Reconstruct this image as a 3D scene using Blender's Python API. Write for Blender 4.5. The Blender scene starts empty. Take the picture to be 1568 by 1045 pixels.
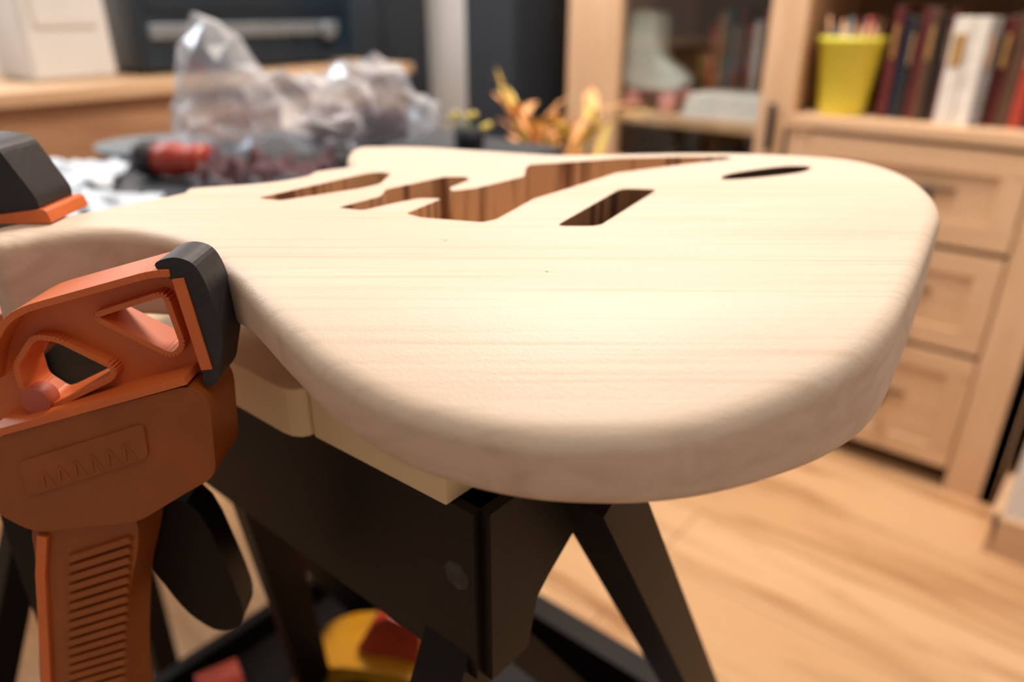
import bpy, math, random, bmesh
import numpy as np
from mathutils import Vector, Matrix, noise
from mathutils.geometry import delaunay_2d_cdt
random.seed(7)
sc=bpy.context.scene
try:
    sc.view_settings.view_transform='Standard'
except Exception: pass
YAW=math.radians(40)
CY,SY=math.cos(YAW),math.sin(YAW)
def W(X,Y,Z=0): return Vector((CY*X-SY*Y, SY*X+CY*Y, Z))

# ---------------------------------------------------------------- materials
def newmat(name):
    m=bpy.data.materials.new(name); m.use_nodes=True
    nt=m.node_tree; b=nt.nodes['Principled BSDF']
    return m,nt,b
def N(nt,t,**k):
    n=nt.nodes.new(t)
    for a,v in k.items():
        if a in n.inputs.keys(): n.inputs[a].default_value=v
        else: setattr(n,a,v)
    return n
def plain(name,col,rough=.5,metal=0,spec=.5,var=.12,scale=30,bump=0.0,coat=0):
    m,nt,b=newmat(name)
    tc=N(nt,'ShaderNodeTexCoord'); nz=N(nt,'ShaderNodeTexNoise',Scale=scale,Detail=4.0)
    nt.links.new(tc.outputs['Object'],nz.inputs['Vector'])
    cr=N(nt,'ShaderNodeValToRGB')
    c=Vector(col)
    cr.color_ramp.elements[0].position=.3; cr.color_ramp.elements[1].position=.7
    cr.color_ramp.elements[0].color=(*(c*(1-var)),1); cr.color_ramp.elements[1].color=(*[min(1,q) for q in (c*(1+var))],1)
    nt.links.new(nz.outputs['Fac'],cr.inputs[0]); nt.links.new(cr.outputs[0],b.inputs['Base Color'])
    b.inputs['Roughness'].default_value=rough; b.inputs['Metallic'].default_value=metal
    b.inputs['Specular IOR Level'].default_value=spec
    b.inputs['Coat Weight'].default_value=coat
    if bump>0:
        bp=N(nt,'ShaderNodeBump',Strength=bump,Distance=.001)
        nt.links.new(nz.outputs['Fac'],bp.inputs['Height']); nt.links.new(bp.outputs[0],b.inputs['Normal'])
    return m
def wood(name,c1,c2,axis='X',scale=1.0,stretch=12,rough=.5,rotz=0,bump=.15,c3=None):
    m,nt,b=newmat(name)
    tc=N(nt,'ShaderNodeTexCoord'); mp=N(nt,'ShaderNodeMapping')
    s=[stretch*scale]*3; s['XYZ'.index(axis)]=scale
    mp.inputs['Scale'].default_value=s; mp.inputs['Rotation'].default_value=(0,0,rotz)
    nt.links.new(tc.outputs['Object'],mp.inputs['Vector'])
    n1=N(nt,'ShaderNodeTexNoise',Scale=1.0,Detail=6.0,Roughness=.6,Distortion=.4)
    nt.links.new(mp.outputs[0],n1.inputs['Vector'])
    cr=N(nt,'ShaderNodeValToRGB'); e=cr.color_ramp.elements
    e[0].position=.32; e[0].color=(*c1,1); e[1].position=.68; e[1].color=(*c2,1)
    if c3:
        x=e.new(.2); x.color=(*c3,1)
    nt.links.new(n1.outputs['Fac'],cr.inputs[0]); nt.links.new(cr.outputs[0],b.inputs['Base Color'])
    bp=N(nt,'ShaderNodeBump',Strength=bump,Distance=.001)
    nt.links.new(n1.outputs['Fac'],bp.inputs['Height']); nt.links.new(bp.outputs[0],b.inputs['Normal'])
    b.inputs['Roughness'].default_value=rough
    return m

def guitar_mat():
    m,nt,b=newmat('raw_basswood')
    L=nt.links.new
    tc=N(nt,'ShaderNodeTexCoord'); mp=N(nt,'ShaderNodeMapping'); mp.inputs['Rotation'].default_value=(0,0,math.radians(18)); mp.inputs['Scale'].default_value=(6,330,60)
    L(tc.outputs['Object'],mp.inputs['Vector'])
    n1=N(nt,'ShaderNodeTexNoise',Scale=1.0,Detail=2.0,Roughness=.5,Distortion=.15); L(mp.outputs[0],n1.inputs['Vector'])
    mp2=N(nt,'ShaderNodeMapping'); mp2.inputs['Rotation'].default_value=(0,0,math.radians(18)); mp2.inputs['Scale'].default_value=(3,10,10)
    L(tc.outputs['Object'],mp2.inputs['Vector'])
    n2=N(nt,'ShaderNodeTexNoise',Scale=1.0,Detail=2.0,Distortion=.9); L(mp2.outputs[0],n2.inputs['Vector'])
    cr=N(nt,'ShaderNodeValToRGB'); e=cr.color_ramp.elements
    e[0].position=.3; e[0].color=(.75,.61,.485,1); e[1].position=.65; e[1].color=(.81,.685,.565,1)
    L(n2.outputs['Fac'],cr.inputs[0])
    cr1=N(nt,'ShaderNodeValToRGB'); e=cr1.color_ramp.elements
    e[0].position=.3; e[0].color=(.82,.74,.66,1); e[1].position=.5; e[1].color=(1,1,1,1)
    L(n1.outputs['Fac'],cr1.inputs[0])
    mx=N(nt,'ShaderNodeMix',data_type='RGBA',blend_type='MULTIPLY'); mx.inputs[0].default_value=.5
    L(cr.outputs[0],mx.inputs[6]); L(cr1.outputs[0],mx.inputs[7])
    v=N(nt,'ShaderNodeTexVoronoi',Scale=40.0); L(tc.outputs['Object'],v.inputs['Vector'])
    cr2=N(nt,'ShaderNodeValToRGB'); e=cr2.color_ramp.elements
    e[0].position=.018; e[0].color=(.25,.16,.10,1); e[1].position=.032; e[1].color=(1,1,1,1)
    L(v.outputs['Distance'],cr2.inputs[0])
    mx2=N(nt,'ShaderNodeMix',data_type='RGBA',blend_type='MULTIPLY'); mx2.inputs[0].default_value=.8
    L(mx.outputs[2],mx2.inputs[6]); L(cr2.outputs[0],mx2.inputs[7])
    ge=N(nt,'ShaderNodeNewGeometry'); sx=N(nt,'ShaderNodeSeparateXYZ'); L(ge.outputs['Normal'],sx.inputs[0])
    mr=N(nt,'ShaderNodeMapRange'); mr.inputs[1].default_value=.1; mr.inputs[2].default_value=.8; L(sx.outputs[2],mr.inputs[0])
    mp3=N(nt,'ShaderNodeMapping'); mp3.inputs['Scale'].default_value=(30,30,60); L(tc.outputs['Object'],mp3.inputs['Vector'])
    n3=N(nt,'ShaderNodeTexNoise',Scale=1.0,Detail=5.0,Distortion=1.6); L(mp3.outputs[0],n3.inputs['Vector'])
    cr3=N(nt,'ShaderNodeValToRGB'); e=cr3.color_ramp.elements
    e[0].position=.28; e[0].color=(.56,.395,.295,1); e[1].position=.55; e[1].color=(.67,.50,.39,1)  # sides: pinkish end grain, also painted darker for light falling from above
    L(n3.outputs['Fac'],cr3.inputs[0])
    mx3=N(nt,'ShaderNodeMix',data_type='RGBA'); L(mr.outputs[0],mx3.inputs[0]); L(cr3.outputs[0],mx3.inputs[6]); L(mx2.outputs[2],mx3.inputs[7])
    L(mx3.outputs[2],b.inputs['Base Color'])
    n4=N(nt,'ShaderNodeTexNoise',Scale=900.0,Detail=2.0); L(tc.outputs['Object'],n4.inputs['Vector'])
    ad=N(nt,'ShaderNodeMath',operation='ADD'); L(n1.outputs['Fac'],ad.inputs[0]); L(n4.outputs['Fac'],ad.inputs[1])
    bp=N(nt,'ShaderNodeBump',Strength=.4,Distance=.0003); L(ad.outputs[0],bp.inputs['Height']); L(bp.outputs[0],b.inputs['Normal'])
    b.inputs['Roughness'].default_value=.5; b.inputs['Specular IOR Level'].default_value=.35
    return m
def routed_mat(name,c1,c2):
    m,nt,b=newmat(name); L=nt.links.new
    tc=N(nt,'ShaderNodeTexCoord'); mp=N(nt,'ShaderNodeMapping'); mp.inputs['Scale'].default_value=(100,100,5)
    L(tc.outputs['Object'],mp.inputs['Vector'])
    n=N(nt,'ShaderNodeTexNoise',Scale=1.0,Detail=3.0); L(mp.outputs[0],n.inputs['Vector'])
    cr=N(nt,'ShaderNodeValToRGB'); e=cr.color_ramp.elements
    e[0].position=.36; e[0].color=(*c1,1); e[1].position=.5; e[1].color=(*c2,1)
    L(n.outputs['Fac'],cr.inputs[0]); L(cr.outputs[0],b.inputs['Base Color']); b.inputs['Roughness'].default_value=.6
    return m
def floor_mat():
    m,nt,b=newmat('oak_plank_floor'); L=nt.links.new
    tc=N(nt,'ShaderNodeTexCoord'); br=N(nt,'ShaderNodeTexBrick')
    br.offset=.37; br.inputs['Scale'].default_value=1; br.inputs['Brick Width'].default_value=1.25; br.inputs['Row Height'].default_value=.19
    br.inputs['Mortar Size'].default_value=.002; br.inputs['Mortar Smooth'].default_value=.2
    br.inputs['Color1'].default_value=(.80,.52,.29,1); br.inputs['Color2'].default_value=(.68,.41,.21,1); br.inputs['Mortar'].default_value=(.36,.2,.1,1)
    L(tc.outputs['Object'],br.inputs['Vector'])
    mp=N(nt,'ShaderNodeMapping'); mp.inputs['Scale'].default_value=(1.8,15,1); L(tc.outputs['Object'],mp.inputs['Vector'])
    n=N(nt,'ShaderNodeTexNoise',Scale=1.0,Detail=7.0,Roughness=.62,Distortion=1.1); L(mp.outputs[0],n.inputs['Vector'])
    cr=N(nt,'ShaderNodeValToRGB'); e=cr.color_ramp.elements
    e[0].position=.3; e[0].color=(.56,.43,.33,1); e[1].position=.52; e[1].color=(1,1,1,1)
    L(n.outputs['Fac'],cr.inputs[0])
    mx=N(nt,'ShaderNodeMix',data_type='RGBA',blend_type='MULTIPLY'); mx.inputs[0].default_value=.9
    L(br.outputs['Color'],mx.inputs[6]); L(cr.outputs[0],mx.inputs[7]); L(mx.outputs[2],b.inputs['Base Color'])
    b.inputs['Roughness'].default_value=.35
    return m
def plastic_film():
    m,nt,b=newmat('clear_plastic_film'); L=nt.links.new
    nt.nodes.remove(b); out=nt.nodes['Material Output']
    tr=N(nt,'ShaderNodeBsdfTransparent'); tr.inputs[0].default_value=(.92,.94,.97,1)
    gl=N(nt,'ShaderNodeBsdfGlossy'); gl.inputs['Roughness'].default_value=.16; gl.inputs[0].default_value=(.9,.94,1,1)
    df=N(nt,'ShaderNodeBsdfDiffuse'); df.inputs[0].default_value=(.72,.75,.80,1)
    fr=N(nt,'ShaderNodeLayerWeight',Blend=.35)
    m1=N(nt,'ShaderNodeMixShader'); m1.inputs[0].default_value=.6
    L(gl.outputs[0],m1.inputs[1]); L(df.outputs[0],m1.inputs[2])
    m2=N(nt,'ShaderNodeMixShader')
    mr=N(nt,'ShaderNodeMapRange'); mr.inputs[3].default_value=.30; mr.inputs[4].default_value=.8; L(fr.outputs['Facing'],mr.inputs[0])
    L(mr.outputs[0],m2.inputs[0]); L(tr.outputs[0],m2.inputs[1]); L(m1.outputs[0],m2.inputs[2]); L(m2.outputs[0],out.inputs[0])
    return m
def glass_mat():
    m,nt,b=newmat('door_glass'); L=nt.links.new; nt.nodes.remove(b); out=nt.nodes['Material Output']
    tr=N(nt,'ShaderNodeBsdfTransparent'); tr.inputs[0].default_value=(.9,.92,.92,1)
    gl=N(nt,'ShaderNodeBsdfGlossy'); gl.inputs['Roughness'].default_value=.03
    m2=N(nt,'ShaderNodeMixShader'); m2.inputs[0].default_value=.06
    L(tr.outputs[0],m2.inputs[1]); L(gl.outputs[0],m2.inputs[2]); L(m2.outputs[0],out.inputs[0]); return m
def emit(name,col,s):
    m,nt,b=newmat(name); b.inputs['Emission Color'].default_value=(*col,1); b.inputs['Emission Strength'].default_value=s; b.inputs['Base Color'].default_value=(*col,1); return m

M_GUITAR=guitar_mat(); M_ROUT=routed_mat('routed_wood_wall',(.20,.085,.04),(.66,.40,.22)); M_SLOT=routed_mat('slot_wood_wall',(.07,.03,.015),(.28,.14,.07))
M_ROUTF=wood('routed_wood_floor',(.46,.27,.15),(.66,.43,.26),'X',20,8,.7)
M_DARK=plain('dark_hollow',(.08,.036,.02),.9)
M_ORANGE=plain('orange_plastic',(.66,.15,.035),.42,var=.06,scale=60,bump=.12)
M_ORANGE_SHADED=plain('orange_plastic_shaded',(.29,.068,.008),.45,var=.10,scale=50,bump=.12)  # same orange plastic, colour darkened for shade on the clamp's lower parts
M_BLACKP=plain('black_rubber',(.018,.016,.020),.5,bump=.2,scale=300)
M_BLACK=plain('black_steel_paint',(.007,.004,.004),.5,spec=.2,bump=.15,scale=200)
M_CHIP=plain('worn_paint',(.035,.028,.022),.7,scale=200,var=.5)
M_FOAM=plain('cream_foam',(.80,.62,.37),.55,var=.06,scale=40,bump=.6)
M_OAK=wood('oak_cabinet',(.64,.41,.24),(.77,.52,.33),'X',3,9,.5)
M_OAKV=wood('oak_cabinet_vertical',(.64,.41,.24),(.77,.52,.33),'Z',3,9,.5)
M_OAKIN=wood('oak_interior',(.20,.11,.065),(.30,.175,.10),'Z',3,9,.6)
M_WALNUT=wood('desk_wood',(.34,.17,.09),(.50,.28,.15),'Y',3,9,.5,c3=(.18,.08,.04))
M_DESKTOP=wood('desk_top_wood',(.56,.35,.20),(.70,.47,.29),'Y',3,9,.45)
M_WALL=plain('white_plaster',(.88,.87,.85),.9,var=.02,scale=8)
M_FLOOR=floor_mat()
M_FILM=plastic_film(); M_GLASS=glass_mat()
M_SPK=plain('speaker_black',(.014,.020,.030),.5); M_SPK2=plain('speaker_grille',(.020,.028,.040),.7,scale=400)
M_BLUEBLK=plain('blue_black_plastic',(.010,.022,.036),.3)
M_SILVER=plain('silver_trim',(.24,.28,.32),.35,metal=.5)
M_YCUP=plain('yellow_plastic',(.80,.76,.08),.4,var=.04)
M_YEL=plain('yellow_tool_plastic',(.55,.25,.012),.4)
M_RED=plain('red_plastic',(.40,.04,.018),.4)
M_REDG=plain('salmon_button',(.45,.10,.06),.5)
M_PAPER=plain('white_paper',(.62,.70,.80),.4,var=.14,scale=12)
M_WHITE=plain('white_matt',(.86,.85,.83),.5,var=.03)
M_BIN=plain('grey_white_plastic',(.66,.66,.65),.4,var=.03)
M_PURPLE=plain('purple_brown_cloth',(.13,.07,.085),.85,bump=.5,scale=60)
M_TABLE=plain('dark_table_top',(.040,.048,.060),.4)
M_MINT=plain('mint_leather',(.76,.84,.80),.4); M_PINK=plain('pink_wheel',(.70,.33,.30),.4)
M_LEAF=plain('orange_leaf',(.76,.38,.16),.5,var=.3,scale=12); M_LEAFY=plain('yellow_leaf',(.78,.62,.14),.5,var=.25,scale=12)
M_GREEN=plain('green_stem',(.13,.2,.04),.6)
M_POT=plain('dark_pot',(.06,.05,.05),.5)
M_STICK=plain('wooden_sticks',(.62,.36,.2),.6)
M_GREYC=plain('grey_cloth',(.08,.08,.10),.8)

# ---------------------------------------------------------------- builder
def inside(p,poly):
    x,y=p; r=False; n=len(poly); j=n-1
    for i in range(n):
        xi,yi=poly[i]; xj,yj=poly[j]
        if (yi>y)!=(yj>y) and x<(xj-xi)*(y-yi)/(yj-yi)+xi: r=not r
        j=i
    return r
class B:
    def __init__(s,name): s.name=name; s.v=[]; s.f=[]; s.m=[]; s.sm=[]; s.mats=[]
    def mi(s,mat):
        if mat not in s.mats: s.mats.append(mat)
        return s.mats.index(mat)
    def add(s,vs,fs,mat,smooth=False,M=None):
        o=len(s.v); k=s.mi(mat)
        for v in vs:
            v=Vector(v); s.v.append(M@v if M else v)
        for f in fs: s.f.append([i+o for i in f]); s.m.append(k); s.sm.append(smooth)
    def box(s,lo,hi,mat,M=None):
        x0,y0,z0=lo; x1,y1,z1=hi
        s.add([(x0,y0,z0),(x1,y0,z0),(x1,y1,z0),(x0,y1,z0),(x0,y0,z1),(x1,y0,z1),(x1,y1,z1),(x0,y1,z1)],
          [(0,3,2,1),(4,5,6,7),(0,1,5,4),(1,2,6,5),(2,3,7,6),(3,0,4,7)],mat,False,M)
    def beam(s,p,q,w,d,mat,up=(0,0,1)):
        p=Vector(p);q=Vector(q);z=(q-p).normalized(); x=Vector(up).cross(z)
        if x.length<1e-3: x=Vector((1,0,0))
        x.normalize(); y=z.cross(x); vs=[]
        for c in (p,q):
            for a,b_ in ((-1,-1),(1,-1),(1,1),(-1,1)): vs.append(c+x*a*w/2+y*b_*d/2)
        s.add(vs,[(0,3,2,1),(4,5,6,7),(0,1,5,4),(1,2,6,5),(2,3,7,6),(3,0,4,7)],mat)
    def lathe(s,prof,c,mat,axis=(0,0,1),n=32,cap=True):
        z=Vector(axis).normalized(); x=z.orthogonal().normalized(); y=z.cross(x); c=Vector(c); vs=[];fs=[]
        for r,h in prof:
            for i in range(n):
                t=2*math.pi*i/n; vs.append(c+z*h+x*r*math.cos(t)+y*r*math.sin(t))
        for k in range(len(prof)-1):
            for i in range(n):
                j=(i+1)%n; fs.append((k*n+i,k*n+j,(k+1)*n+j,(k+1)*n+i))
        s.add(vs,fs,mat,True)
        if cap:
            s.add(vs[:n],[tuple(reversed(range(n)))],mat); s.add(vs[-n:],[tuple(range(n))],mat)
    def cyl(s,p,q,r,mat,r2=None,n=24):
        p=Vector(p);q=Vector(q); s.lathe([(r,0),(r if r2 is None else r2,(q-p).length)],p,mat,q-p,n)
    def tube(s,pts,r,mat,n=10):
        for a,b_ in zip(pts[:-1],pts[1:]): s.cyl(a,b_,r,mat,n=n)
        for a in pts[1:-1]: s.ball(a,(r,r,r),mat,8,6)
    def ball(s,c,r,mat,nu=24,nv=14,noise_amp=0,nscale=10,M=None):
        c=Vector(c); vs=[];fs=[]
        for j in range(nv+1):
            ph=math.pi*j/nv
            for i in range(nu):
                t=2*math.pi*i/nu; d=Vector((math.sin(ph)*math.cos(t),math.sin(ph)*math.sin(t),math.cos(ph)))
                k=1+noise_amp*noise.noise((c+d*.1)*nscale)
                vs.append(c+Vector((d.x*r[0],d.y*r[1],d.z*r[2]))*k)
        for j in range(nv):
            for i in range(nu):
                k=(i+1)%nu; fs.append((j*nu+i,(j+1)*nu+i,(j+1)*nu+k,j*nu+k))
        s.add(vs,fs,mat,True,M)
    def poly(s,pts,y0,y1,mat,holes=[],M=None,plane='XZ'):
        loops=[pts]+holes; vs=[];es=[]
        for l in loops:
            o=len(vs); vs+= [Vector(p) for p in l]; es+=[(o+i,o+(i+1)%len(l)) for i in range(len(l))]
        r=delaunay_2d_cdt(vs,es,[],0,1e-7); ov=r[0]; tr=[]
        for t in r[2]:
            c=sum((ov[i] for i in t),Vector((0,0)))/len(t)
            if inside(c,pts) and not any(inside(c,h) for h in holes): tr.append(list(t))
        def P3(p,y):
            if plane=='XZ': return (p[0],y,p[1])
            if plane=='YZ': return (y,p[0],p[1])
            return (p[0],p[1],y)
        n=len(ov); allv=[P3(p,y0) for p in ov]+[P3(p,y1) for p in ov]
        fs=[tuple(t) for t in tr]+[tuple(i+n for i in reversed(t)) for t in tr]
        cnt={}
        for t in tr:
            for a,b_ in zip(t,t[1:]+t[:1]): cnt[(a,b_)]=1
        for (a,b_) in cnt:
            if (b_,a) not in cnt: fs.append((b_,a,a+n,b_+n))
        s.add(allv,fs,mat,False,M)
    def done(s,origin=None,rotz=0,bevel=0,seg=2,weld=True,recalc=True):
        if origin is None:
            mn=[min(v[i] for v in s.v) for i in range(3)]; mx=[max(v[i] for v in s.v) for i in range(3)]
            origin=((mn[0]+mx[0])/2,(mn[1]+mx[1])/2,mn[2])
        o=Vector(origin)
        me=bpy.data.meshes.new(s.name); me.from_pydata([tuple(v-o) for v in s.v],[],s.f)
        for m in s.mats: me.materials.append(m)
        for i,p in enumerate(me.polygons): p.material_index=s.m[i]; p.use_smooth=s.sm[i]
        me.update()
        if recalc:
            bm=bmesh.new(); bm.from_mesh(me)
            if weld: bmesh.ops.remove_doubles(bm,verts=bm.verts,dist=1e-6)
            bmesh.ops.recalc_face_normals(bm,faces=bm.faces); bm.to_mesh(me); bm.free()
        ob=bpy.data.objects.new(s.name,me); bpy.context.collection.objects.link(ob)
        R=Matrix.Rotation(rotz,4,'Z'); ob.location=R@o; ob.rotation_euler=(0,0,rotz)
        if bevel:
            md=ob.modifiers.new('bev','BEVEL'); md.width=bevel; md.segments=seg; md.limit_method='ANGLE'; md.angle_limit=.6
        return ob
def catmull(pts,k=8):
    out=[];n=len(pts)
    for i in range(n):
        p0,p1,p2,p3=[np.array(pts[(i+j-1)%n],float) for j in range(4)]
        for q in range(k):
            t=q/k
            out.append(tuple(.5*((2*p1)+(-p0+p2)*t+(2*p0-5*p1+4*p2-p3)*t*t+(-p0+3*p1-3*p2+p3)*t**3)))
    return out
def chaikin(pts,it=2,k=.22):
    for _ in range(it):
        o=[];n=len(pts)
        for i in range(n):
            a=np.array(pts[i],float);b_=np.array(pts[(i+1)%n],float)
            o.append(tuple(a*(1-k)+b_*k)); o.append(tuple(a*k+b_*(1-k)))
        pts=o
    return pts
def fillet(pts,r):
    """round every corner with radius-like cut r (absolute units)"""
    o=[];n=len(pts)
    for i in range(n):
        p=np.array(pts[i],float);a=np.array(pts[i-1],float);c=np.array(pts[(i+1)%n],float)
        da=np.linalg.norm(a-p);dc=np.linalg.norm(c-p)
        p0=p+(a-p)/da*min(r,da*.45); p1=p+(c-p)/dc*min(r,dc*.45)
        for t in (0,.25,.5,.75,1): o.append(tuple((1-t)**2*p0+2*t*(1-t)*p+t*t*p1))
    return o

# ---------------------------------------------------------------- guitar body
def build_guitar():
    O=[(-213,292),(-206,296),(-199,302),(-183,308),(-162,306),(-135,292),(-113,269),(-82,225),(-67,207),(-55,195),(-34,181),(-15,174),(3,170),(20,169),(38,170),(56,174),(76,182),(99,195),(121,215),(146,251),(183,310),(203,343),(217,379),(225,419),(221,453),(202,476),(156,490),(114,492),(70,488),(28,486),(-15,500),(-60,515),(-91,517),(-106,512),(-108,492),(-103,466),(-98,449),(-116,434),(-120,419),(-137,404),(-171,391),(-172,379),(-187,358),(-204,337),(-224,316),(-225,302)]
    neck=[(-127,365),(-114,360),(-79,387),(-71,397),(-69,424),(-77,428),(-84,423)]
    pool=[(-83,346),(-70,341),(-56,356),(-46,365),(-35,364),(-49,335),(-41,328),(-13,320),(-7,325),(11,364),(30,387),(60,426),(105,451),(138,468),(137,475),(106,475),(68,470),(38,459),(11,450),(8,440),(7,416),(-20,386),(-31,380),(-33,388),(-23,408),(-26,415),(-38,415),(-66,384),(-66,369)]
    trem=[(19,314),(38,314),(76,384),(57,386)]
    jack=[(115,412),(118,407),(133,411),(165,425),(178,440),(176,446),(162,446),(126,426)]
    out=catmull(O,8); holes=[fillet(neck,3),fillet(pool,2.5),fillet(trem,5),chaikin(jack,2)]
    A=np.array(out); Bp=np.roll(A,-1,0)
    def dist(P,A=A,Bp=Bp):
        P=np.array(P)[:,None,:]; d=(Bp-A)[None]; w=P-A[None]
        t=np.clip((w*d).sum(2)/((d*d).sum(2)+1e-9),0,1)
        return np.sqrt(((w-t[...,None]*d)**2).sum(2)).min(1)
    R=6.2; RB=4.5
    tang=np.roll(A,-1,0)-np.roll(A,1,0); tang/= (np.linalg.norm(tang,axis=1)[:,None]+1e-9)
    area=sum(out[i][0]*out[(i+1)%len(out)][1]-out[(i+1)%len(out)][0]*out[i][1] for i in range(len(out)))
    nrm=np.stack([-tang[:,1],tang[:,0]],1)*(1 if area>0 else -1)
    pts=[]
    for off in (.2,.6,1.2,2.1,3.2,4.6,6.2,9.2):
        q=A+nrm*off
        dd=dist(q)
        for i in range(len(q)):
            if dd[i]>off*.93 and inside(q[i],out): pts.append(tuple(q[i]))
    g=[]
    y=160
    k=0
    while y<525:
        x=-230+(2 if k%2 else 0)
        while x<230: g.append((x+random.uniform(-.3,.3),y+random.uniform(-.3,.3))); x+=4
        y+=3.6; k+=1
    dg=dist(g)
    hd=np.full(len(g),99.)
    for h in holes:
        a=np.array(h); hd=np.minimum(hd,dist(g,a,np.roll(a,-1,0)))
    for i,p in enumerate(g):
        if dg[i]>11 and inside(p,out) and hd[i]>1.6 : pts.append(p)
    vs=[Vector(p) for p in out]; es=[(i,(i+1)%len(out)) for i in range(len(out))]
    hs=[]
    for h in holes:
        o=len(vs); vs+=[Vector(p) for p in h]; es+=[(o+i,o+(i+1)%len(h)) for i in range(len(h))]; hs.append((o,len(h)))
    vs+=[Vector(p) for p in pts]
    r=delaunay_2d_cdt(vs,es,[],0,1e-5)
    V=[tuple(v) for v in r[0]]; omap={}
    for i,l in enumerate(r[3]):
        for j in l: omap[j]=i
    D=dist(V)
    def drop(x,y): return .34*10*math.log(1+math.exp(min(40,(222-y)/10)))
    def zt(x,y,d):
        z=1000-88-drop(x,y)
        if d<R: z-= R-math.sqrt(max(0,R*R-(R-d)**2))
        return z
    def zb(x,y,d):
        z=1000-130+22*math.exp(-((x+85)**2+(y-235)**2)/(2*50**2))
        if d<RB: z+= RB-math.sqrt(max(0,RB*RB-(RB-d)**2))
        return z
    isout=set(omap[i] for i in range(len(out)))
    D=[0 if i in isout else d for i,d in enumerate(D)]
    b=B('electric_guitar_body')
    s=.001
    top=[(x*s,y*s,zt(x,y,D[i])*s) for i,(x,y) in enumerate(V)]
    bot=[(x*s,y*s,zb(x,y,D[i])*s) for i,(x,y) in enumerate(V)]
    tt=[];tb=[]
    for t in r[2]:
        c=(sum(V[i][0] for i in t)/3,sum(V[i][1] for i in t)/3)
        if not inside(c,out): continue
        inh=[inside(c,h) for h in holes]
        if not any(inh): tt.append(tuple(t))
        if not inh[2]: tb.append(tuple(t))
    n=len(V)
    loop=[omap[i] for i in range(len(out))]
    fs=list(tt)+[tuple(i+n for i in reversed(t)) for t in tb]
    for i in range(len(loop)):
        a,c=loop[i],loop[(i+1)%len(loop)]
        if a!=c: fs.append((a,c,c+n,a+n))
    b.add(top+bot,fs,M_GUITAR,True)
    depth=[20,34,46,38]
    for k,((o,cnt),h) in enumerate(zip(hs,holes)):
        lp=[omap[o+i] for i in range(cnt)]
        tv=[top[i] for i in lp]; dz=depth[k]*s
        bz=[(x,y,(1-.088)-dz if k!=2 else bot[i][2]) for (x,y,z),i in zip(tv,lp)]
        m=len(tv)
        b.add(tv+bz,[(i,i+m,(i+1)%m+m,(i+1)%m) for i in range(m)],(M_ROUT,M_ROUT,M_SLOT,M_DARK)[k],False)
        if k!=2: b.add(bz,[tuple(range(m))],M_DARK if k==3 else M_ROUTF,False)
    return b.done(origin=(0,.34,.870),rotz=YAW,weld=False,recalc=True)
build_guitar()

# ---------------------------------------------------------------- sawhorse
b=B('sawhorse')
b.box((-.62,.162,.741),(-.155,.198,.827),M_BLACK)
b.box((-.64,.150,.735),(-.61,.22,.826),M_BLACK)
gus=[(.166,.741),(.190,.741),(.196,.765),(.204,.772),(.262,.812),(.262,.827),(.166,.827)]
b.poly(gus,-.168,-.150,M_BLACK,plane='YZ'); b.poly(gus,-.61,-.59,M_BLACK,plane='YZ')
b.lathe([(.007,0),(.007,.0006),(.004,.0008)],(-.165,.1625,.792),M_CHIP,(0,-1,0),n=7)
for x in (-.140,-.58):
    b.beam((x,.218,.82),(x-.02,.70,.0),.026,.028,M_BLACK,up=(1,0,0))
    b.beam((x-.032,.178,.76),(x-.05,-.14,.0),.024,.026,M_BLACK,up=(1,0,0))
    b.box((x-.04,.68,0),(x+.0,.72,.03),M_BLACKP); b.box((x-.07,-.16,0),(x-.03,-.12,.03),M_BLACKP)
b.box((-.66,.05,.30),(-.165,.54,.312),M_BLACK)
b.box((-.66,.51,.30),(-.165,.54,.36),M_BLACK); b.box((-.66,.035,.30),(-.165,.055,.36),M_BLACK)
b.box((-.180,.05,.30),(-.165,.54,.345),M_BLACK); b.box((-.66,.05,.30),(-.645,.54,.345),M_BLACK)
b.lathe([(.020,0),(.022,.004),(.022,.01),(.010,.014)],(-.165,.40,.34),M_BLACKP,(1,0,0))
b.lathe([(.016,0),(.018,.003),(.018,.008),(.008,.010)],(-.23,.44,.312),M_SILVER)
b.beam((-.26,.20,.745),(-.22,.46,.33),.022,.012,M_BLACK,up=(1,0,0))
b.beam((-.36,.185,.745),(-.52,.30,.31),.030,.014,M_BLACK,up=(1,0,0))
b.beam((-.44,.185,.745),(-.60,.42,.31),.030,.014,M_BLACK,up=(1,0,0))
b.done(bevel=.003)

b=B('foam_block')
b.poly([(-.245,.157),(-.166,.159),(-.166,.265),(-.245,.265)],.827,.8695,M_FOAM,plane='XY')
b.poly(fillet([(-.53,.150),(-.246,.150),(-.246,.262),(-.53,.262)],.012),.827,.851,M_FOAM,plane='XY')
b.done(bevel=.004,seg=3)

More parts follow.
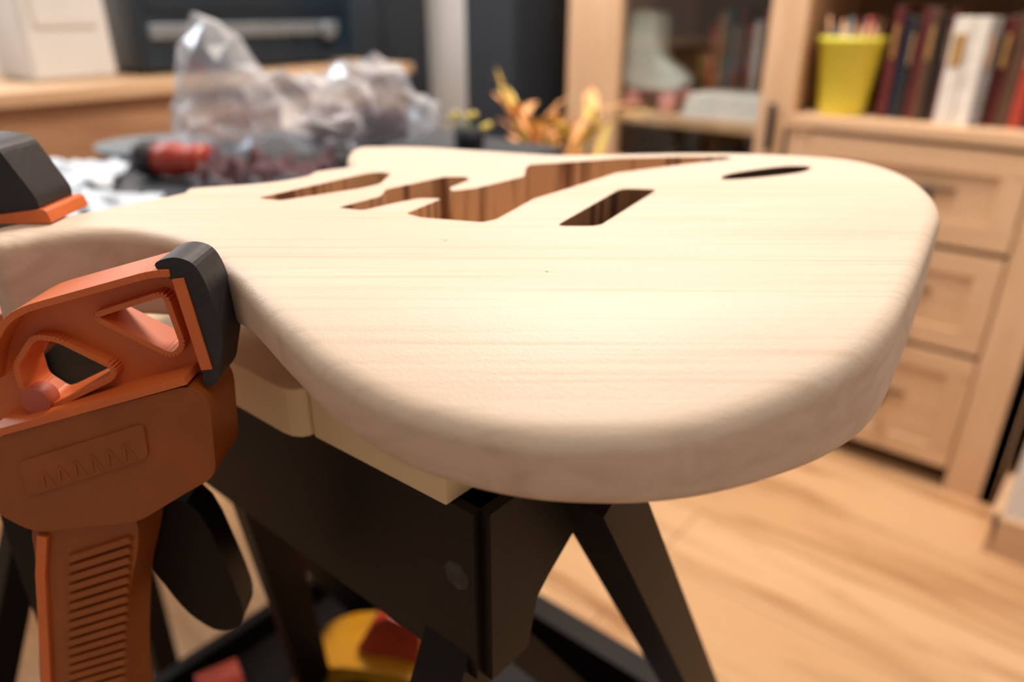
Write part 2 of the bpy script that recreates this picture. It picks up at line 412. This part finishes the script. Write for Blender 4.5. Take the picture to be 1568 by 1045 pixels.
# ---------------------------------------------------------------- near clamp (guitar-aligned frame)
b=B('bar_clamp')
def zz(l): return [(a/1000,1+c/1000) for a,c in l]
truss=zz([(-114,-83),(-123,-83),(-170,-96),(-178,-100),(-186,-110),(-192,-122),(-205,-160),(-190,-150),(-118,-128),(-110,-121)])
h1=fillet(zz([(-151,-102),(-123,-93),(-120,-114),(-125,-118)]),.003)
h2=fillet(zz([(-174,-110),(-166,-111),(-147,-123),(-149,-127),(-176,-140),(-184,-133),(-184,-122)]),.003)
b.poly(fillet(truss,.006),.250,.258,M_ORANGE,holes=[h1,h2])
def ribbon(path,w,y0,y1,mat):
    for p,q in zip(path[:-1],path[1:]):
        b.beam((p[0],(y0+y1)/2,p[1]),(q[0],(y0+y1)/2,q[1]),w,y1-y0,mat,up=(0,1,0))
ribbon(fillet(zz([(-113,-84),(-123,-84),(-170,-97),(-178,-101),(-186,-111),(-192,-123),(-204,-155)]),.005)[4:-5],.0026,.240,.264,M_ORANGE)
def hr(h,w,y0,y1): ribbon(h+[h[0]],w,y0,y1,M_ORANGE)
hr(h1,.0022,.245,.261); hr(h2,.0022,.245,.261)
ribbon(zz([(-115,-86),(-111,-121)]),.004,.240,.264,M_ORANGE)
body=fillet(zz([(-194,-148),(-117,-126),(-111,-132),(-114,-166),(-126,-173),(-149,-188),(-192,-193),(-206,-182)]),.006)
b.poly(body,.238,.264,M_ORANGE_SHADED)
ribbon(zz([(-196,-147),(-118,-124)]),.003,.237,.265,M_ORANGE)
panel=fillet(zz([(-188,-159),(-137,-142),(-138,-157),(-189,-175)]),.003)
b.poly(panel,.2370,.239,M_ORANGE_SHADED)
for i in range(6):
    x=-.181+i*.0068; z=1-.1665+i*.0024
    b.beam((x,.2369,z-.004),(x+.001,.2369,z+.004),.0012,.0005,M_ORANGE_SHADED,up=(0,1,0)); b.beam((x+.001,.2369,z+.004),(x+.0045,.2369,z-.003),.001,.0005,M_ORANGE_SHADED,up=(0,1,0))
handle=fillet(zz([(-194,-186),(-150,-184),(-153,-203),(-164,-231),(-175,-279),(-184,-345),(-224,-345),(-214,-279),(-198,-215)]),.012)
b.poly(handle,.241,.265,M_ORANGE_SHADED)
for i in range(28):
    z=-.202-i*.0052
    xr=-.155-(i*.0052)*.25; xl=xr-.027
    b.beam((xl,.2405,1+z-.006),(xr,.2405,1+z+.004),.0028,.0026,M_ORANGE_SHADED,up=(0,1,0))
ribbon(zz([(-190,-196),(-196,-216),(-210,-279),(-219,-335)]),.004,.239,.267,M_ORANGE)
pad=fillet(zz([(-124,-81),(-116,-78),(-109,-80),(-106,-87),(-103,-109),(-108,-127),(-114,-129),(-112,-114),(-111,-95),(-117,-87)]),.004)
b.poly(pad,.241,.260,M_BLACKP)
b.cyl((-.179,.250,1-.136),(-.179,.243,1-.136),.0055,M_REDG)
lever=chaikin([(-.168,.796),(-.140,.803),(-.128,.742),(-.130,.727),(-.143,.722),(-.156,.735),(-.168,.765)],2,.2)
b.poly(lever,.268,.284,M_BLACK)
b.done(rotz=YAW,bevel=.0009,seg=2)

b=B('quick_grip_clamp')
jaw=[(-.262,.935),(-.232,.948),(-.218,.946),(-.206,.922),(-.207,.917),(-.221,.913),(-.262,.913)]
b.poly(fillet(jaw,.004),.318,.345,M_BLACKP)
b.poly(fillet([(-.262,.924),(-.248,.924),(-.225,.916),(-.203,.919),(-.201,.9125),(-.262,.9125)],.002),.316,.347,M_ORANGE)
b.box((-.275,.322,.60),(-.262,.341,.98),M_BLACK)
b.poly(fillet([(-.262,.869),(-.215,.869),(-.22,.852),(-.262,.82)],.004),.318,.345,M_ORANGE)
b.done(rotz=YAW,bevel=.0015)

# ---------------------------------------------------------------- tools on lower tray
b=B('yellow_power_tool')
TM=Matrix.Translation((-.455,.35,.3125))@Matrix.Rotation(.45,4,'Z')@Matrix.Scale(1.2,4)
b.poly(chaikin([(-.08,.0),(.06,.0),(.08,.03),(.075,.065),(.03,.08),(-.04,.075),(-.085,.045)],2,.2),-.032,.032,M_YEL,M=TM)
b.poly(chaikin([(-.05,.015),(.03,.015),(.04,.06),(-.03,.065)],1,.2),-.037,.037,M_BLACK,M=TM)
for q in (-.06,.055): b.cyl(TM@Vector((q,-.038,.04)),TM@Vector((q,.038,.04)),.012,M_BLACK)
b.poly(chaikin([(-.03,.07),(.03,.07),(.035,.115),(-.0,.125)],1,.2),-.016,.016,M_RED,M=TM)
b.done(bevel=.004)
b=B('red_hand_plane')
TM=Matrix.Translation((-.555,.215,.3125))@Matrix.Rotation(-.3,4,'Z')
b.poly(chaikin([(-.05,.0),(.06,.0),(.06,.03),(.03,.05),(.02,.09),(-.01,.10),(-.03,.05),(-.05,.035)],2,.2),-.02,.02,M_RED,M=TM)
b.cyl(TM@Vector((.045,0,.03)),TM@Vector((.045,0,.08)),.016,M_BLACKP)
b.done(bevel=.003)

# ---------------------------------------------------------------- room
b=B('floor'); b.box((-2.45,-1.2,-.05),(1.4,2.2,0),M_FLOOR); b.done()
b=B('wall_back'); b.box((-2.45,2.1,0),(1.4,2.2,2.6),M_WALL); b.done()
b=B('wall_left'); b.box((-2.45,-1.2,0),(-2.35,2.1,2.6),M_WALL); b.done()
b=B('wall_pier'); b.box((-.02,1.53,0),(1.4,2.1,2.6),M_WALL); b.done()
b=B('baseboard_pier'); b.box((-.035,1.51,0),(1.4,1.53,.085),M_OAK); b.box((-.035,1.51,0),(-.02,2.1,.085),M_OAK); b.done(bevel=.003)
b=B('baseboard_left'); b.box((-2.35,-1.2,0),(-2.335,2.1,.085),M_OAK); b.done(bevel=.003)
b=B('baseboard_back'); b.box((-2.335,2.085,0),(-.035,2.1,.085),M_OAK); b.done(bevel=.003)
b=B('ceiling'); b.box((-2.45,-1.2,2.6),(1.4,2.2,2.65),M_WALL); b.done()

# ---------------------------------------------------------------- cabinet
b=B('oak_display_cabinet')
x0,x1,yf,yb,H=-1.225,-.045,1.686,2.08,1.95; xm0,xm1=-.69,-.60
b.box((x1-.03,yf,0),(x1,yb,H),M_OAKV); b.box((x0,yf,0),(x0+.03,yb,H),M_OAKV); b.box((-.655,yf+.02,0),(-.625,yb,H),M_OAKV)
b.box((-.145,yf,.0),(x1-.0005,yf+.03,.755),M_OAKV); b.box((-.075,yf,.755),(x1-.0005,yf+.03,H),M_OAKV)
b.box((-.625,yf,.0),(-.565,yf+.03,.755),M_OAKV)
b.box((x0,yf,.0),(-1.07,yf+.03,H),M_OAKV); b.box((xm0,yf,.0),(-.61,yf+.03,H),M_OAKV)
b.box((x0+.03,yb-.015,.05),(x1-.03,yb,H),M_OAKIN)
b.box((-.61,yf-.008,.755),(x1+.004,yb-.02,.780),M_OAK)
b.box((x0,yf,H),(x1,yb,H+.03),M_OAK)
b.box((-.62,yf+.02,1.12),(x1-.03,yb-.02,1.145),M_OAK)
b.box((x0+.03,yf+.03,.72),(-.655,yb-.02,.745),M_OAK); b.box((x0+.03,yf+.03,1.1),(-.655,yb-.02,1.12),M_OAK); b.box((x0+.03,yf+.03,.40),(-.655,yb-.02,.42),M_OAK)
b.box((x0+.03,yf+.03,.06),(-.655,yb-.02,.08),M_OAK)
b.box((-1.07,yf,.05),(xm0,yf+.03,.12),M_OAK)
for za,zb_ in ((.055,.320),(.332,.540),(.552,.745)):
    xa,xb=-.562,-.148
    b.box((xa,yf+.004,za),(xb,yf+.025,zb_),M_OAK)
    t=.045
    b.box((xa,yf-.004,za),(xb,yf+.01,za+t),M_OAK); b.box((xa,yf-.004,zb_-t),(xb,yf+.01,zb_),M_OAK)
    b.box((xa,yf-.004,za+t),(xa+t,yf+.01,zb_-t),M_OAKV); b.box((xb-t,yf-.004,za+t),(xb,yf+.01,zb_-t),M_OAKV)
    cx,cz=-.315,(za+zb_)/2
    b.box((cx-.05,yf-.001,cz+.008),(cx+.05,yf+.006,cz+.02),M_OAKIN)
    b.lathe([(.006,0),(.006,.012),(.014,.018),(.017,.026),(.012,.034)],(cx,yf+.004,cz),M_BLACKP,(0,-1,0))
b.box((-1.07,yf+.012,.12),(xm0,yf+.016,H-.06),M_GLASS)
b.box((-.66,yf-.02,.70),(-.645,yf-.008,.80),M_BLACKP); b.box((-.658,yf-.01,.705),(-.648,yf,.715),M_BLACKP); b.box((-.658,yf-.01,.785),(-.648,yf,.795),M_BLACKP)
b.done(bevel=.002)

M_PAGES=plain('book_pages',(.5,.42,.32),.8); M_GOLD=plain('gilt_title',(.40,.24,.08),.5)
BK={k:plain('book_'+k,c,.5) for k,c in dict(navy=(.015,.025,.05),maroon=(.13,.018,.018),brown=(.10,.05,.028),black=(.02,.015,.015),white=(.78,.75,.70),red=(.42,.05,.03),teal=(.05,.15,.17),tan=(.42,.24,.12),grey=(.22,.2,.2)).items()}
def books(name,x,xend,y,z,cols,hr_,th):
    b=B(name); i=0
    while x<xend:
        w=random.uniform(*th); h=random.uniform(*hr_); d=random.uniform(.12,.15)
        m=cols[i%len(cols)]; i+=1
        w=min(w,xend-x) if xend-x>.008 else .008
        b.box((x,y+random.uniform(0,.012),z),(x+w-.0012,y+d,z+h),m)
        b.box((x+.002,y+.012,z+.003),(x+w-.003,y+d+.001,z+h+.0005),M_PAGES)
        if i%2: b.box((x+.005,y-.001,z+h*.55),(x+w-.006,y+.012,z+h*.85),M_GOLD if i%4==1 else BK['tan'])
        x+=w
    return b.done(bevel=.0015)
books('books',-.455,-.345,1.745,.780,[BK['maroon'],BK['navy'],BK['black'],BK['maroon'],BK['brown'],BK['black']],(.19,.225),(.014,.020))
books('books',-.343,-.262,1.735,.780,[BK['white'],BK['white'],BK['grey']],(.195,.20),(.030,.034))
books('books',-.258,-.085,1.745,.780,[BK['maroon'],BK['brown'],BK['red'],BK['maroon'],BK['red'],BK['black']],(.19,.215),(.016,.024))
books('books',-.60,-.10,1.80,1.145,[BK['black'],BK['brown'],BK['maroon'],BK['navy'],BK['grey']],(.19,.25),(.02,.04))
books('books',-.93,-.67,1.90,.745,[BK['red'],BK['tan'],BK['teal'],BK['grey'],BK['maroon'],BK['brown'],BK['red'],BK['white']],(.20,.25),(.014,.022))
books('books',-1.15,-.68,1.80,.42,[BK['black'],BK['maroon'],BK['brown'],BK['black'],BK['grey']],(.17,.22),(.02,.03))
books('books',-1.18,-.68,1.80,1.12,[BK['grey'],BK['tan'],BK['teal'],BK['brown'],BK['black']],(.19,.25),(.02,.04))
b=B('paper_stack')
for i in range(5): b.box((-.905+i*.003,1.73+i*.002,.7455+i*.011),(-.70-i*.002,1.89,.756+i*.011),M_WHITE)
b.done(bevel=.001)
b=B('roller_skate')
Mx=Matrix.Translation((-1.03,1.81,.7455))
b.poly(chaikin([(-.07,.055),(.085,.055),(.095,.075),(.07,.10),(.025,.125),(.01,.16),(.015,.235),(-.06,.245),(-.068,.15),(-.075,.09)],2,.2),-.035,.035,M_MINT,M=Mx)
b.box((-.072,-.03,.043),(.09,.03,.055),M_PINK,Mx)
for wx in (-.05,.06):
    for wy in (-.045,.015):
        b.lathe([(.018,0),(.024,.004),(.024,.026),(.018,.03)],Mx@Vector((wx,wy,.024)),M_PINK,(0,1,0))
    b.box((wx-.012,-.02,.02),(wx+.012,.02,.045),M_SILVER,Mx)
b.lathe([(.014,0),(.016,.02),(.008,.026)],Mx@Vector((.095,0,.052)),M_PINK,(.5,0,-1))
for k in range(5): b.box((.0+.012*k,-.037,.125-.011*k),(.012+.012*k,.037,.128-.011*k),M_WHITE,Mx)
b.done(bevel=.008,seg=3)
b=B('yellow_cup')
b.lathe([(.001,.0),(.046,0),(.049,.004),(.066,.145),(.070,.147),(.070,.158),(.066,.158),(.045,.01),(.001,.008)],(-.535,1.765,.7805),M_YCUP,cap=False,n=40)
for i in range(34):
    t=random.uniform(0,6.28); r=.045*random.random()**.5; 
    p=Vector((-.535+r*.6*math.cos(t),1.765+r*.6*math.sin(t),.79)); q=Vector((-.535+1.3*r*math.cos(t),1.765+1.3*r*math.sin(t),.945+random.uniform(0,.035)))
    b.cyl(p,q,.0035,[M_STICK,M_RED,M_STICK,M_STICK,BK['teal']][i%5],n=8)
b.done()

# ---------------------------------------------------------------- desk + devices + speakers
b=B('wooden_desk')
b.box((-2.33,-.3,.82),(-1.68,1.56,.846),M_DESKTOP); b.box((-2.31,-.28,.69),(-1.70,1.54,.82),M_WALNUT)
for y in (-.27,.6,1.46):
    for x in (-2.3,-1.77): b.box((x,y,0),(x+.06,y+.07,.69),M_WALNUT)
for y in (.0,1.2): b.box((-1.705,y,.695),(-1.694,y+.003,.815),M_DARK)
b.done(bevel=.003)
b=B('hifi_receiver')
b.box((-2.25,.86,.856),(-1.84,1.48,1.10),M_BLUEBLK); b.box((-1.842,.88,.925),(-1.832,1.42,.958),M_SILVER); b.box((-1.842,.88,.985),(-1.834,1.46,1.06),M_BLUEBLK)
b.lathe([(.024,0),(.023,.014),(.018,.016)],(-1.832,1.38,.935),M_SILVER,(1,0,0)); b.lathe([(.012,0),(.011,.012)],(-1.832,1.28,.935),M_SILVER,(1,0,0))
for y in (.9,1.40): b.cyl((-1.9,y,.846),(-1.9,y,.857),.02,M_BLACKP)
b.done(bevel=.006)
b=B('storage_bin')
b.box((-2.05,.62,.846),(-1.85,.80,1.15),M_BIN); b.box((-2.06,.61,1.14),(-1.84,.81,1.17),M_WHITE); b.box((-2.0,.64,.95),(-1.844,.78,1.1),M_BIN)
b.done(bevel=.012,seg=3)
b=B('white_lamp_base'); b.lathe([(.09,0),(.09,.015),(.03,.03),(.02,.05),(.02,.28),(.09,.30),(.12,.45)],(-2.1,.38,.846),M_WHITE); b.done()
for (xa,xb,ya,dp,h) in ((-1.53,-1.335,1.62,.30,1.16),(-2.31,-2.12,1.84,.21,1.30)):
    b=B('tower_speaker'); xc=(xa+xb)/2
    b.box((xa,ya,.03),(xb,ya+dp,h),M_SPK); b.box((xa-.012,ya-.012,0),(xb+.012,ya+dp+.012,.03),M_SPK)
    b.box((xa+.012,ya-.012,.25),(xb-.012,ya+.002,h-.02),M_SPK2)
    for z in (.11,.18): b.lathe([(.03,0),(.03,.006),(.022,.008),(.001,.0)],(xc,ya,z),M_SPK2,(0,-1,0),cap=False)
    b.done(bevel=.008)

# ---------------------------------------------------------------- work table + clutter
b=B('work_table')
b.box((-1.13,.24,.775),(-.68,.94,.80),M_TABLE)
for x in (-1.10,-.98):
    for y in (.28,.86): b.box((x,y,0),(x+.035,y+.035,.775),M_BLACK)
b.box((-1.10,.28,.70),(-.95,.895,.775),M_BLACK)
b.done(bevel=.003)
def crumple(name,c,sx,sy,h,mat,seed,rot=0,n=30):
    vs=[];fs=[]
    for j in range(n):
        for i in range(n):
            u=i/(n-1)-.5; v=j/(n-1)-.5
            p=Vector((u*6+seed,v*6,seed))
            z=abs(noise.noise(p))*h*1.4+abs(noise.noise(p*2.7))*h*.5+.001
            x=u*sx+noise.noise(p+Vector((5,5,5)))*sx*.06; y=v*sy+noise.noise(p+Vector((9,2,5)))*sy*.06
            q=W(c[0]+x*math.cos(rot)-y*math.sin(rot),c[1]+x*math.sin(rot)+y*math.cos(rot),.80+z); vs.append(q)
    for j in range(n-1):
        for i in range(n-1): fs.append((j*n+i,j*n+i+1,(j+1)*n+i+1,(j+1)*n+i))
    b=B(name); b.add(vs,fs,mat,True); return b.done()
crumple('crumpled_paper',(-.60,.91),.22,.15,.022,M_PAPER,3,.3)
crumple('crumpled_paper',(-.48,.78),.18,.11,.020,M_PAPER,8,-.2)
crumple('cloth',(-.29,.89),.15,.09,.045,M_PURPLE,14,.2)
crumple('cloth',(-.26,.76),.16,.12,.03,M_GREYC,22,.1)
b=B('screwdriver')
p,q=W(-.445,.935,.8245),W(-.405,.925,.8245)
d=(q-p).normalized()
b.lathe([(.010,0),(.020,.006),(.022,.03),(.018,.045),(.021,.06),(.021,.07),(.010,.076)],p,M_RED,d); b.lathe([(.021,-.02),(.023,-.015),(.023,.0),(.014,.004)],p,M_BLACKP,d)
b.cyl(q+d*.03,q+d*.055,.0035,M_SILVER)
b.done()
b=B('metal_plate'); b.lathe([(.05,0),(.075,.012),(.08,.02),(.075,.02),(.05,.006),(.001,.006)],W(-.51,1.08,.80),M_SILVER,cap=False); b.done()
# crumpled clear bag: creased facets over a slumped shape
b=B('plastic_bag')
for c,r in (((-.390,1.03,.915),(.050,.042,.070)),((-.36,1.03,.880),(.078,.05,.058)),((-.40,1.02,.855),(.045,.045,.035)),((-.315,1.04,.886),(.05,.045,.038)),((-.27,1.055,.862),(.06,.05,.044)),((-.205,1.09,.874),(.075,.06,.058)),((-.17,1.11,.855),(.078,.06,.038)),((-.29,1.05,.852),(.11,.06,.034))):
    b.ball(W(*c),r,M_FILM,32,20)
bag=b.done()
m=bag.modifiers.new('r','REMESH'); m.mode='VOXEL'; m.voxel_size=.005; m.use_smooth_shade=False
t3=bpy.data.textures.new('slump','CLOUDS'); t3.noise_scale=.07
t4=bpy.data.textures.new('wrinkle','CLOUDS'); t4.noise_scale=.025; t4.noise_depth=3
m=bag.modifiers.new('d3','DISPLACE'); m.texture=t3; m.strength=.05; m.mid_level=.5
m=bag.modifiers.new('d4','DISPLACE'); m.texture=t4; m.strength=.03; m.mid_level=.5
m=bag.modifiers.new('dec','DECIMATE'); m.ratio=.035
b=B('wrapped_cloth_bundle'); b.ball(W(-.245,1.07,.842),(.045,.036,.030),M_PURPLE,32,20,.3,14); b.ball(W(-.19,1.10,.840),(.045,.036,.030),M_PURPLE,32,20,.3,14); b.done()
b=B('flower_vase'); c=W(-.065,1.155,.80)
b.lathe([(.018,0),(.022,.002),(.024,.03),(.022,.03),(.019,.004)],c,M_SPK,cap=False)
for i in range(6):
    t=i*2.4; q=c+Vector((.03*math.cos(t),.03*math.sin(t),.032+.010*(i%3))); b.tube([c+Vector((0,0,.02)),q],.0012,M_GREEN,6); b.ball(q,(.006,.006,.005),M_LEAFY,10,6)
b.done()

# potted orange plant on the floor
b=B('potted_plant'); base=Vector((-1.0,1.34,.0))
b.lathe([(.12,0),(.15,.02),(.17,.40),(.18,.42),(.17,.42),(.15,.39),(.001,.39)],base,M_POT,cap=False)
def blade(p,d,L,w,mat,droop):
    vs=[];n=10; side=Vector((-d.y,d.x,0)); 
    if side.length<1e-3: side=Vector((1,0,0))
    side.normalize()
    for i in range(n+1):
        t=i/n; q=p+d*L*t+Vector((0,0,-droop*t*t*L)); ww=w*math.sin(math.pi*min(1,.08+.92*t))**.7+.0005
        vs+=[q-side*ww,q+Vector((0,0,-.15*ww)),q+side*ww]
    fs=[]
    for i in range(n):
        a=i*3; fs+=[(a,a+1,a+4,a+3),(a+1,a+2,a+5,a+4)]
    b.add(vs,fs,mat,True)
for k in range(11):
    t=k*2.4; top=base+Vector((.09*math.cos(t),.09*math.sin(t),.67+.04*(k%4)))
    b.tube([base+Vector((.02*math.cos(t),.02*math.sin(t),.38)),top],.005,M_GREEN,8)
    for i in range(8):
        a=random.uniform(0,6.28); e=random.uniform(.15,1.3)
        d=Vector((math.cos(a)*math.cos(e),math.sin(a)*math.cos(e),math.sin(e)))
        blade(top-Vector((0,0,random.uniform(0,.06))),d,random.uniform(.09,.18),.011,M_LEAF if random.random()<.6 else M_LEAFY,random.uniform(.1,.5))
b.done(recalc=False,weld=False)

# ---------------------------------------------------------------- lights
b=B('ceiling_lamp')
M_LAMP=emit('lamp_glow',(1,.87,.7),5)
b.lathe([(.05,0),(.22,-.02),(.24,-.06),(.20,-.10),(.001,-.12)],(-.75,1.25,2.6),M_LAMP,cap=False); b.done()
def area(name,loc,tgt,size,power,col):
    l=bpy.data.lights.new(name,'AREA'); l.shape='DISK'; l.size=size; l.energy=power; l.color=col
    o=bpy.data.objects.new(name,l); bpy.context.collection.objects.link(o); o.location=loc
    o.rotation_euler=(Vector(tgt)-Vector(loc)).to_track_quat('-Z','Y').to_euler()
area('ceiling_light',(-.75,1.25,2.44),(-.75,1.25,0),.6,44,(1,.885,.79))
area('room_light',(.5,.2,2.4),(-.4,.5,.8),.9,8,(1,.86,.72))
area('window_light',(-2.2,.3,1.7),(-1.2,.8,.8),.9,17,(.86,.93,1))
w=bpy.data.worlds.new('World'); sc.world=w; w.use_nodes=True
w.node_tree.nodes['Background'].inputs[0].default_value=(1,.87,.76,1); w.node_tree.nodes['Background'].inputs[1].default_value=.28

# ---------------------------------------------------------------- camera
cd=bpy.data.cameras.new('camera'); cam=bpy.data.objects.new('camera',cd); bpy.context.collection.objects.link(cam)
cd.lens=26; cd.sensor_width=36; cd.clip_start=.01
cam.location=(0,0,1.0); cam.rotation_euler=(math.radians(65.5),0,YAW)
cd.dof.use_dof=True; cd.dof.focus_distance=.26; cd.dof.aperture_fstop=5.0
sc.camera=cam
